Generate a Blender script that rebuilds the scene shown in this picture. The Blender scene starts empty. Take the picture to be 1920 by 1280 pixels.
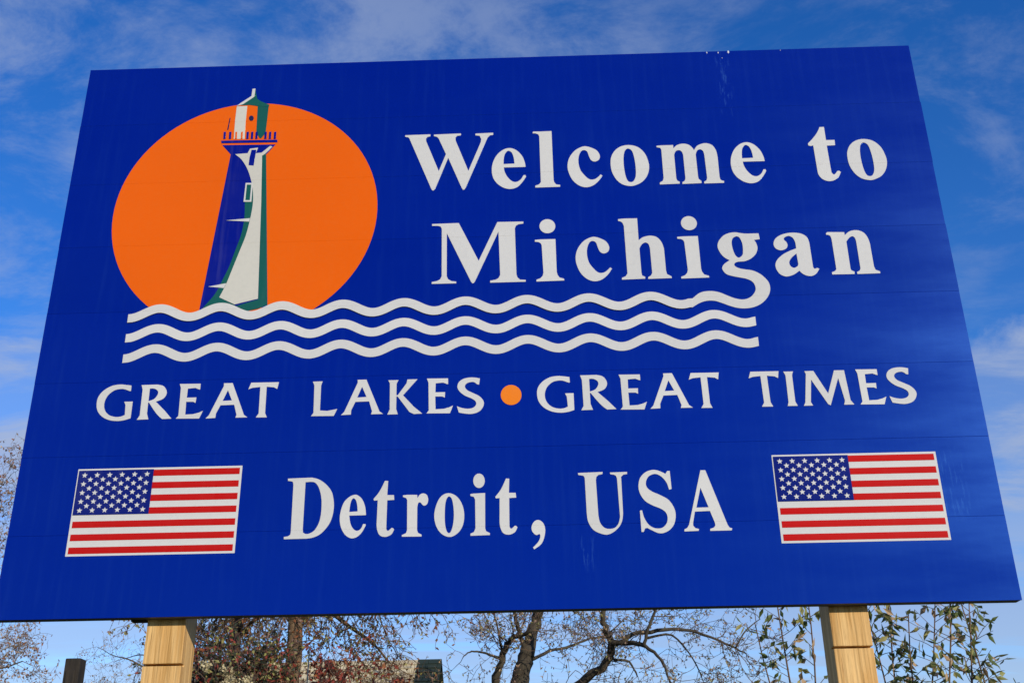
import bpy, bmesh, math, random
from mathutils import Vector, Matrix

# ---------------------------------------------------------------- camera, sky, sun, exposure
SC = bpy.context.scene
COL = SC.collection
ZB = 2.36                      # height of the sign's lower edge above the ground
cam_d = bpy.data.cameras.new('camera'); cam = bpy.data.objects.new('camera', cam_d); COL.objects.link(cam)
cam_d.sensor_width = 36.0; cam_d.lens = 38.813; cam_d.clip_start = 0.05; cam_d.clip_end = 3000
_r = Vector((0.99947582, 0.02920698, -0.01396558)); _d = Vector((-0.02482817, 0.41468491, -0.90962629)); _f = Vector((-0.02077612, 0.90949622, 0.41519269))
_m = Matrix((_r, -_d, -_f)).transposed().to_4x4(); _m.translation = Vector((0.1397, -3.9578, ZB - 0.7604))
cam.matrix_world = _m
SC.camera = cam

SUN_EL, SUN_AZ = math.radians(19.5), math.radians(36)      # azimuth: to the right of the straight line from the sign to the viewer
SUN_DIR = Vector((math.sin(SUN_AZ) * math.cos(SUN_EL), -math.cos(SUN_AZ) * math.cos(SUN_EL), math.sin(SUN_EL)))
sun_d = bpy.data.lights.new('sun', 'SUN'); sun = bpy.data.objects.new('sun', sun_d); COL.objects.link(sun)
sun_d.energy = 3.1; sun_d.angle = math.radians(0.53); sun_d.color = (1.0, 0.91, 0.76)
sun.rotation_euler = SUN_DIR.to_track_quat('Z', 'Y').to_euler()
sun.location = SUN_DIR * 40

world = bpy.data.worlds.new('World'); SC.world = world; world.use_nodes = True
def build_world():
    nt = world.node_tree; nt.nodes.clear(); N = nt.nodes.new; L = nt.links.new
    def math_n(op, a, b=None, clamp=False):
        n = N('ShaderNodeMath'); n.operation = op; n.use_clamp = clamp
        for i, v in enumerate((a, b)):
            if v is None: continue
            if isinstance(v, (int, float)): n.inputs[i].default_value = v
            else: L(v, n.inputs[i])
        return n.outputs[0]
    def smooth(v, a, b):
        n = N('ShaderNodeMapRange'); n.interpolation_type = 'SMOOTHSTEP'; L(v, n.inputs[0])
        n.inputs[1].default_value = a; n.inputs[2].default_value = b; n.inputs[3].default_value = 0; n.inputs[4].default_value = 1
        return n.outputs[0]
    sky = N('ShaderNodeTexSky'); sky.sky_type = 'NISHITA'; sky.sun_disc = False
    sky.sun_elevation = SUN_EL; sky.sun_rotation = math.pi - SUN_AZ
    sky.altitude = 200; sky.air_density = 0.95; sky.dust_density = 0.0; sky.ozone_density = 3.0
    hs = N('ShaderNodeHueSaturation'); hs.inputs['Saturation'].default_value = 1.32; hs.inputs['Hue'].default_value = 0.516; L(sky.outputs[0], hs.inputs['Color'])
    bg = N('ShaderNodeBackground'); L(hs.outputs[0], bg.inputs[0]); bg.inputs[1].default_value = 0.14
    tc = N('ShaderNodeTexCoord'); sep = N('ShaderNodeSeparateXYZ'); L(tc.outputs['Generated'], sep.inputs[0])
    z = sep.outputs[2]; zc = math_n('ADD', math_n('MAXIMUM', z, 0.0), 0.12)
    cmb = N('ShaderNodeCombineXYZ'); L(math_n('DIVIDE', sep.outputs[0], zc), cmb.inputs[0]); L(math_n('DIVIDE', sep.outputs[1], zc), cmb.inputs[1])
    def noise(scale, detail, rough, dist, loc, sc=(1, 1, 1), rot=0.0):
        mp = N('ShaderNodeMapping'); L(cmb.outputs[0], mp.inputs[0]); mp.inputs['Location'].default_value = loc; mp.inputs['Scale'].default_value = sc; mp.inputs['Rotation'].default_value = (0, 0, rot)
        n = N('ShaderNodeTexNoise'); L(mp.outputs[0], n.inputs['Vector']); n.inputs['Scale'].default_value = scale; n.inputs['Detail'].default_value = detail
        n.inputs['Roughness'].default_value = rough; n.inputs['Distortion'].default_value = dist
        return n.outputs[0]
    # thin mottled cloud over the whole sky, drawn out into wisps
    wisps = noise(3.0, 11, 0.68, 0.35, (5.6, 0.3, 0), (1.0, 1.5, 1), 0.5)
    veil = noise(0.8, 4, 0.55, 0.4, (6.1, 2.9, 0))
    w = math_n('MULTIPLY', smooth(wisps, 0.41, 0.66), smooth(veil, 0.24, 0.56))
    # a low bank of stratocumulus standing on the horizon, puffy along its upper edge and broken inside
    edge = noise(3.2, 10, 0.62, 0.3, (1.4, 5.0, 0))
    puff = noise(2.4, 10, 0.64, 0.4, (4.4, 8.0, 0), (0.8, 1.6, 1), 0.2)
    zz = math_n('ADD', z, math_n('MULTIPLY', math_n('SUBTRACT', edge, 0.5), 0.14))
    bank = math_n('MULTIPLY', smooth(zz, 0.12, 0.28), math_n('SUBTRACT', 1.0, smooth(zz, 0.365, 0.395)))
    bank = math_n('MULTIPLY', bank, math_n('ADD', math_n('MULTIPLY', smooth(puff, 0.34, 0.66), 0.75), 0.25))
    low = noise(2.6, 7, 0.58, 0.3, (9.0, 0.4, 0), (0.35, 1.4, 1), 0.1)
    lowm = math_n('MULTIPLY', smooth(low, 0.30, 0.55), math_n('SUBTRACT', 1.0, smooth(z, 0.2, 0.32)))
    fac = math_n('MAXIMUM', math_n('MULTIPLY', w, 0.48), math_n('MAXIMUM', math_n('MULTIPLY', bank, 0.92), math_n('MULTIPLY', lowm, 0.62)), True)
    haze = math_n('MULTIPLY', math_n('SUBTRACT', 1.0, smooth(z, 0.08, 0.24)), 0.5)
    fac = math_n('MAXIMUM', fac, haze, True)
    cl = N('ShaderNodeBackground'); cl.inputs[0].default_value = (0.60, 0.71, 0.96, 1); cl.inputs[1].default_value = 0.50
    mx = N('ShaderNodeMixShader'); L(fac, mx.inputs[0]); L(bg.outputs[0], mx.inputs[1]); L(cl.outputs[0], mx.inputs[2])
    out = N('ShaderNodeOutputWorld'); L(mx.outputs[0], out.inputs[0])
build_world()
vs = SC.view_settings; vs.view_transform = 'Standard'; vs.look = 'None'; vs.gamma = 1.0; vs.exposure = 0.42; vs.use_curve_mapping = False
SC.render.engine = 'CYCLES'; SC.cycles.max_bounces = 6

# ---------------------------------------------------------------- materials
MAT = {}
def mat(name, col, rough=0.6, spec=0.5, coat=0.0, noise=None, bump=None, coords='Object'):
    """procedural Principled material: noise=(scale, amount, second colour), bump=(scale, strength, stretch)"""
    m = bpy.data.materials.new(name); m.use_nodes = True; nt = m.node_tree; b = nt.nodes['Principled BSDF']
    b.inputs['Base Color'].default_value = (*col, 1); b.inputs['Roughness'].default_value = rough
    b.inputs['Specular IOR Level'].default_value = spec; b.inputs['Coat Weight'].default_value = coat
    tc = nt.nodes.new('ShaderNodeTexCoord')
    if noise:
        sc, amt, c2 = noise[:3]; st = noise[3] if len(noise) > 3 else (1, 1, 1)
        mp = nt.nodes.new('ShaderNodeMapping'); mp.inputs['Scale'].default_value = st; nt.links.new(tc.outputs[coords], mp.inputs[0])
        n = nt.nodes.new('ShaderNodeTexNoise'); n.inputs['Scale'].default_value = sc; n.inputs['Detail'].default_value = 6; n.inputs['Roughness'].default_value = 0.62
        nt.links.new(mp.outputs[0], n.inputs['Vector'])
        mr = nt.nodes.new('ShaderNodeMapRange'); mr.inputs[1].default_value = 0.35; mr.inputs[2].default_value = 0.68; mr.inputs[4].default_value = amt
        nt.links.new(n.outputs[0], mr.inputs[0])
        mx = nt.nodes.new('ShaderNodeMix'); mx.data_type = 'RGBA'; mx.inputs['A'].default_value = (*col, 1); mx.inputs['B'].default_value = (*c2, 1)
        nt.links.new(mr.outputs[0], mx.inputs['Factor']); nt.links.new(mx.outputs['Result'], b.inputs['Base Color'])
    if bump:
        sc, strn, st = bump
        mp = nt.nodes.new('ShaderNodeMapping'); mp.inputs['Scale'].default_value = st; nt.links.new(tc.outputs[coords], mp.inputs[0])
        n = nt.nodes.new('ShaderNodeTexNoise'); n.inputs['Scale'].default_value = sc; n.inputs['Detail'].default_value = 5; nt.links.new(mp.outputs[0], n.inputs['Vector'])
        bp = nt.nodes.new('ShaderNodeBump'); bp.inputs['Strength'].default_value = strn; bp.inputs['Distance'].default_value = 0.01
        nt.links.new(n.outputs[0], bp.inputs['Height']); nt.links.new(bp.outputs[0], b.inputs['Normal'])
    MAT[name] = m
    return m

def sheeting(name, col, dirt=(0.5, 0.5, 0.48), dirt_amt=0.05, rough=0.15, scuff=False, spec=0.5, grain=0.0):
    """retroreflective sheeting: slightly uneven gloss, film of road dust, faint vertical run-off; scuffs near the lower right corner"""
    m = bpy.data.materials.new(name); m.use_nodes = True; nt = m.node_tree; b = nt.nodes['Principled BSDF']; N = nt.nodes.new; L = nt.links.new
    b.inputs['Specular IOR Level'].default_value = spec
    mxc = max(col); b.inputs['Specular Tint'].default_value = (*[0.05 + 0.95 * (c / mxc) ** 0.42 for c in col], 1)
    geo = N('ShaderNodeNewGeometry'); oi = N('ShaderNodeObjectInfo')
    def noise(scale, detail, st, rough_=0.6):
        mp = N('ShaderNodeMapping'); mp.inputs['Scale'].default_value = st; L(geo.outputs['Position'], mp.inputs[0])
        n = N('ShaderNodeTexNoise'); n.inputs['Scale'].default_value = scale; n.inputs['Detail'].default_value = detail; n.inputs['Roughness'].default_value = rough_
        L(mp.outputs[0], n.inputs['Vector']); return n.outputs[0]
    def rng(v, a, b_, c, d):
        n = N('ShaderNodeMapRange'); L(v, n.inputs[0])
        for i, q in enumerate((a, b_, c, d)): n.inputs[i + 1].default_value = q
        return n.outputs[0]
    def mul(a, b_, op='MULTIPLY'):
        n = N('ShaderNodeMath'); n.operation = op; n.use_clamp = True
        for i, v in enumerate((a, b_)):
            if isinstance(v, (int, float)): n.inputs[i].default_value = v
            else: L(v, n.inputs[i])
        return n.outputs[0]
    runs = noise(9, 6, (4.0, 1, 0.22)); film = noise(1.6, 5, (1, 1, 1.6))
    d = mul(rng(runs, 0.5, 0.8, 0, 1), dirt_amt)
    d = mul(d, mul(rng(film, 0.42, 0.72, 0, 1), dirt_amt * 0.35), 'ADD')
    d = mul(d, mul(rng(noise(55, 4, (1, 1, 1), 0.7), 0.45, 0.75, 0, 1), grain), 'ADD')
    if scuff:
        sp = N('ShaderNodeSeparateXYZ'); L(geo.outputs['Position'], sp.inputs[0])
        def box(v, c, h, s): # soft interval
            a = N('ShaderNodeMath'); a.operation = 'SUBTRACT'; L(v, a.inputs[0]); a.inputs[1].default_value = c
            q = N('ShaderNodeMath'); q.operation = 'ABSOLUTE'; L(a.outputs[0], q.inputs[0]); return rng(q.outputs[0], h, h + s, 1, 0)
        marks = rng(noise(26, 8, (3.2, 1, 0.45), 0.7), 0.52, 0.70, 0, 1)
        for cx, hx, cz, hz, amt in ((1.665, 0.03, ZB + 0.435, 0.10, 0.4), (0.31, 0.012, ZB + 0.21, 0.035, 0.35), (1.0, 0.008, ZB + 2.26, 0.13, 0.6)):
            d = mul(d, mul(mul(marks, mul(box(sp.outputs[0], cx, hx, 0.03), box(sp.outputs[2], cz, hz, 0.05))), amt), 'ADD')
    mx = N('ShaderNodeMix'); mx.data_type = 'RGBA'; mx.inputs['A'].default_value = (*col, 1); mx.inputs['B'].default_value = (*dirt, 1)
    L(d, mx.inputs['Factor'])
    hv = N('ShaderNodeHueSaturation'); L(mx.outputs['Result'], hv.inputs['Color']); L(rng(mul(rng(oi.outputs['Random'], 0, 1, 0, 0.5), rng(noise(0.9, 4, (1, 1, 1)), 0.3, 0.7, 0, 0.5), 'ADD'), 0, 1, 0.92, 1.08), hv.inputs['Value'])
    L(hv.outputs[0], b.inputs['Base Color'])
    L(rng(noise(2.2, 5, (0.6, 1, 2.5)), 0.3, 0.7, rough - 0.03, rough + 0.05), b.inputs['Roughness'])
    bp = N('ShaderNodeBump'); bp.inputs['Strength'].default_value = 0.05; bp.inputs['Distance'].default_value = 0.01
    L(noise(3.0, 3, (0.5, 1, 2.2)), bp.inputs['Height']); L(bp.outputs[0], b.inputs['Normal'])
    MAT[name] = m
sheeting('blue_sheet', (0.0, 0.0075, 0.195), dirt=(0.05, 0.16, 0.45), dirt_amt=0.04, scuff=True, spec=1.0, rough=0.2)
sheeting('tower_blue', (0.002, 0.007, 0.20))
sheeting('orange_sheet', (0.74, 0.108, 0.002), dirt=(0.6, 0.17, 0.04), grain=0.12)
sheeting('white_sheet', (0.585, 0.575, 0.54), dirt=(0.42, 0.43, 0.42), grain=0.22)
sheeting('cream_sheet', (0.56, 0.54, 0.46), dirt=(0.40, 0.40, 0.35), grain=0.2)
sheeting('green_sheet', (0.008, 0.085, 0.062), dirt=(0.25, 0.28, 0.25))
sheeting('red_sheet', (0.46, 0.007, 0.005), dirt=(0.45, 0.12, 0.1))
sheeting('canton_blue', (0.003, 0.008, 0.13))
sheeting('dark_sheet', (0.015, 0.012, 0.05))
sheeting('bullet_orange', (0.80, 0.20, 0.012))
mat('aluminium', (0.06, 0.065, 0.075), 0.45, 0.6)
def timber(name):
    """yellow treated softwood: long grain bands, darker stains, small knots"""
    m = mat(name, (0.66, 0.40, 0.115), 0.7, 0.25, bump=(11.0, 0.6, (7, 7, 0.35))); nt = m.node_tree; b = nt.nodes['Principled BSDF']; N = nt.nodes.new; L = nt.links.new
    tc = N('ShaderNodeTexCoord')
    def nz(scale, st, detail=7, rough=0.65, dist=0.4):
        mp = N('ShaderNodeMapping'); mp.inputs['Scale'].default_value = st; L(tc.outputs['Object'], mp.inputs[0]); n = N('ShaderNodeTexNoise')
        n.inputs['Scale'].default_value = scale; n.inputs['Detail'].default_value = detail; n.inputs['Roughness'].default_value = rough; n.inputs['Distortion'].default_value = dist; L(mp.outputs[0], n.inputs['Vector']); return n.outputs[0]
    def ramp(v, a, b_):
        r = N('ShaderNodeMapRange'); r.interpolation_type = 'SMOOTHSTEP'; L(v, r.inputs[0]); r.inputs[1].default_value = a; r.inputs[2].default_value = b_; return r.outputs[0]
    def mixc(f, a, b_):
        x = N('ShaderNodeMix'); x.data_type = 'RGBA'; L(f, x.inputs['Factor'])
        for k, v in (('A', a), ('B', b_)):
            if isinstance(v, tuple): x.inputs[k].default_value = (*v, 1)
            else: L(v, x.inputs[k])
        return x.outputs['Result']
    c = mixc(ramp(nz(6, (6, 6, 0.25)), 0.35, 0.68), (0.72, 0.46, 0.185), (0.47, 0.255, 0.075))
    c = mixc(ramp(nz(2.5, (2, 2, 0.7)), 0.52, 0.75), c, (0.58, 0.31, 0.09))
    c = mixc(ramp(nz(30, (6, 6, 0.18), 3), 0.60, 0.74), c, (0.27, 0.13, 0.035))
    vo = N('ShaderNodeTexVoronoi'); vo.inputs['Scale'].default_value = 9.0; mp = N('ShaderNodeMapping'); mp.inputs['Scale'].default_value = (1, 1, 0.8); L(tc.outputs['Object'], mp.inputs[0]); L(mp.outputs[0], vo.inputs['Vector'])
    c = mixc(ramp(vo.outputs['Distance'], 0.085, 0.05), c, (0.16, 0.07, 0.02))
    L(c, b.inputs['Base Color'])
timber('new_wood')
mat('wood_core', (0.36, 0.2, 0.07), 0.8, 0.2)
mat('dark_wood', (0.012, 0.010, 0.008), 0.8, 0.3, noise=(7, 0.8, (0.045, 0.035, 0.024), (3, 3, 0.5)), bump=(9, 0.6, (4, 4, 0.5)))
mat('dropping', (0.60, 0.62, 0.64), 0.7, 0.3)
mat('bark_grey', (0.042, 0.033, 0.026), 0.9, 0.2, noise=(6, 0.8, (0.095, 0.08, 0.05), (2, 2, 0.6)), bump=(14, 0.8, (3, 3, 0.6)))
mat('bark_brown', (0.13, 0.075, 0.042), 0.9, 0.2, noise=(5, 0.8, (0.20, 0.14, 0.08), (3, 3, 0.5)), bump=(14, 0.8, (3, 3, 0.5)))
mat('bark_dark', (0.045, 0.028, 0.022), 0.9, 0.2, noise=(6, 0.7, (0.10, 0.06, 0.05), (3, 3, 0.5)), bump=(14, 0.8, (3, 3, 0.5)))
mat('twig', (0.105, 0.07, 0.045), 0.9, 0.2)
mat('twig_pale', (0.20, 0.165, 0.13), 0.9, 0.2)
mat('dry_stem', (0.58, 0.48, 0.30), 0.8, 0.2)
def leaf(name, col, c2, rough=0.55, tr=0.25):
    m = mat(name, col, rough, 0.35, noise=(3.0, 0.9, c2)); b = m.node_tree.nodes['Principled BSDF']
    nt = m.node_tree; t = nt.nodes.new('ShaderNodeBsdfTranslucent'); t.inputs[0].default_value = (*[min(1, c * 1.3) for c in col], 1)
    mx = nt.nodes.new('ShaderNodeMixShader'); mx.inputs[0].default_value = tr; o = nt.nodes['Material Output']
    nt.links.new(b.outputs[0], mx.inputs[1]); nt.links.new(t.outputs[0], mx.inputs[2]); nt.links.new(mx.outputs[0], o.inputs[0])
leaf('leaf_green', (0.085, 0.12, 0.035), (0.14, 0.17, 0.05))
leaf('leaf_olive', (0.27, 0.27, 0.08), (0.33, 0.27, 0.10))
leaf('leaf_tan', (0.42, 0.27, 0.15), (0.50, 0.36, 0.21))
leaf('leaf_red', (0.30, 0.05, 0.03), (0.18, 0.035, 0.022))
leaf('leaf_maroon', (0.10, 0.026, 0.02), (0.06, 0.02, 0.015))
leaf('leaf_rust', (0.30, 0.11, 0.035), (0.20, 0.07, 0.03))
leaf('leaf_mauve', (0.27, 0.165, 0.12), (0.20, 0.115, 0.085))
leaf('leaf_cream', (0.60, 0.52, 0.30), (0.48, 0.40, 0.24))
leaf('leaf_dark', (0.022, 0.034, 0.016), (0.04, 0.05, 0.02))
mat('roof_tan', (0.52, 0.43, 0.26), 0.9, 0.2, noise=(2.2, 0.8, (0.36, 0.28, 0.17)), bump=(12, 0.5, (1, 1, 1)))
mat('roof_tan_pale', (0.62, 0.53, 0.34), 0.9, 0.2, noise=(2.6, 0.8, (0.45, 0.37, 0.23)), bump=(12, 0.5, (1, 1, 1)))
mat('roof_green', (0.018, 0.032, 0.024), 0.8, 0.3, noise=(3, 0.7, (0.035, 0.045, 0.03)))
mat('wall_board', (0.40, 0.37, 0.32), 0.8, 0.3, noise=(3, 0.6, (0.30, 0.28, 0.24)))
mat('trim', (0.62, 0.60, 0.55), 0.6, 0.3)
mat('glass_dark', (0.02, 0.025, 0.03), 0.08, 0.6)
mat('grass', (0.035, 0.05, 0.015), 0.95, 0.1, noise=(0.6, 0.9, (0.08, 0.065, 0.03)), bump=(30, 0.8, (1, 1, 1)))

# ---------------------------------------------------------------- helpers
def tag(o, label, cat=None, group=None, kind=None):
    if label: o['label'] = label
    if cat: o['category'] = cat
    if group: o['group'] = group
    if kind: o['kind'] = kind
    return o
def empty(name, loc=(0, 0, 0)):
    o = bpy.data.objects.new(name, None); COL.objects.link(o); o.location = loc; o.empty_display_size = 0.2
    return o
def link(name, me, parent=None, mats=()):
    for m in mats: me.materials.append(MAT[m])
    o = bpy.data.objects.new(name, me); COL.objects.link(o)
    if parent: o.parent = parent; o.matrix_parent_inverse = Matrix.Translation(-parent_world(parent))
    return o
def parent_world(p):
    v = Vector(p.location); q = p.parent
    if p.type == 'MESH': return Vector((0, 0, 0))
    return v
class MB:
    """collects verts and faces; build() links them as one mesh object in world coordinates"""
    def __init__(s): s.v = []; s.f = []; s.mi = []
    def quadstrip(s, rings, cap=True, mi=0, closed=True):
        base = len(s.v); n = len(rings[0])
        for r in rings: s.v.extend(r)
        for k in range(len(rings) - 1):
            for i in range(n if closed else n - 1):
                j = (i + 1) % n
                s.f.append((base + k * n + i, base + k * n + j, base + (k + 1) * n + j, base + (k + 1) * n + i)); s.mi.append(mi)
        if cap and closed:
            s.f.append(tuple(base + i for i in reversed(range(n)))); s.mi.append(mi)
            e = base + (len(rings) - 1) * n; s.f.append(tuple(e + i for i in range(n))); s.mi.append(mi)
    def tube(s, pts, r0, r1, sides=5, mi=0, cap=True, rough=0.0, rnd=None):
        pts = [Vector(p) for p in pts]; n = len(pts); rings = []
        t = (pts[1] - pts[0]).normalized(); u = t.orthogonal().normalized()
        for k in range(n):
            t = (pts[min(k + 1, n - 1)] - pts[max(k - 1, 0)])
            if t.length < 1e-9: t = Vector((0, 0, 1))
            t.normalize(); u = (u - t * u.dot(t)); u = u.normalized() if u.length > 1e-6 else t.orthogonal().normalized(); w = t.cross(u)
            r = r0 + (r1 - r0) * k / (n - 1)
            rings.append([pts[k] + (u * math.cos(a) + w * math.sin(a)) * r * (1 + (rnd.uniform(-rough, rough) if rnd else 0)) for a in (2 * math.pi * i / sides for i in range(sides))])
        s.quadstrip(rings, cap, mi)
    def box(s, x0, x1, y0, y1, z0, z1, mi=0):
        b = len(s.v); s.v += [Vector(p) for p in ((x0, y0, z0), (x1, y0, z0), (x1, y1, z0), (x0, y1, z0), (x0, y0, z1), (x1, y0, z1), (x1, y1, z1), (x0, y1, z1))]
        for q in ((0, 3, 2, 1), (4, 5, 6, 7), (0, 1, 5, 4), (1, 2, 6, 5), (2, 3, 7, 6), (3, 0, 4, 7)): s.f.append(tuple(b + i for i in q)); s.mi.append(mi)
    def leafquad(s, p, d, side, L, w, mi=0, droop=0.15):
        d = d.normalized(); side = (side - d * side.dot(d)).normalized(); nrm = d.cross(side)
        b = len(s.v); s.v += [p, p + d * L * 0.42 + side * w * 0.5 - nrm * L * 0.06, p + d * L - nrm * L * droop, p + d * L * 0.42 - side * w * 0.5 - nrm * L * 0.06, p + d * L * 0.45 - nrm * L * 0.0]
        s.f += [(b, b + 1, b + 4), (b + 1, b + 2, b + 4), (b + 2, b + 3, b + 4), (b + 3, b, b + 4)]; s.mi += [mi] * 4
    def mesh(s, name, smooth=False):
        me = bpy.data.meshes.new(name); me.from_pydata([tuple(v) for v in s.v], [], s.f); me.polygons.foreach_set('material_index', s.mi)
        if smooth: me.polygons.foreach_set('use_smooth', [True] * len(me.polygons))
        me.update(); return me
    def build(s, name, mats, parent=None, smooth=False):
        return link(name, s.mesh(name, smooth), parent, [mats] if isinstance(mats, str) else mats)
def bevel_mesh(me, width, segs=2, angle=0.6):
    bm = bmesh.new(); bm.from_mesh(me)
    es = [e for e in bm.edges if len(e.link_faces) == 2 and e.calc_face_angle(0) > angle]
    bmesh.ops.bevel(bm, geom=es, offset=width, segments=segs, affect='EDGES', profile=0.6); bm.to_mesh(me); bm.free()

# ---------------------------------------------------------------- ground
def build_ground():
    rnd = random.Random(3); n = 60; S = 900.0; v = []; f = []
    ax = [math.copysign(abs(t) ** 2.4, t) * S for t in (2 * i / n - 1 for i in range(n + 1))]
    for y in ax:
        for x in ax:
            r = math.hypot(x, y); v.append((x, y, (rnd.uniform(-0.03, 0.03) if r > 6 else 0.0) + (0.0 if r < 60 else -0.0002 * (r - 60))))
    for j in range(n):
        for i in range(n): a = j * (n + 1) + i; f.append((a, a + 1, a + n + 2, a + n + 1))
    me = bpy.data.meshes.new('ground'); me.from_pydata(v, [], f); me.update()
    tag(link('ground', me, None, ['grass']), 'rough grass ground under and around the sign', kind='structure')
build_ground()

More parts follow.
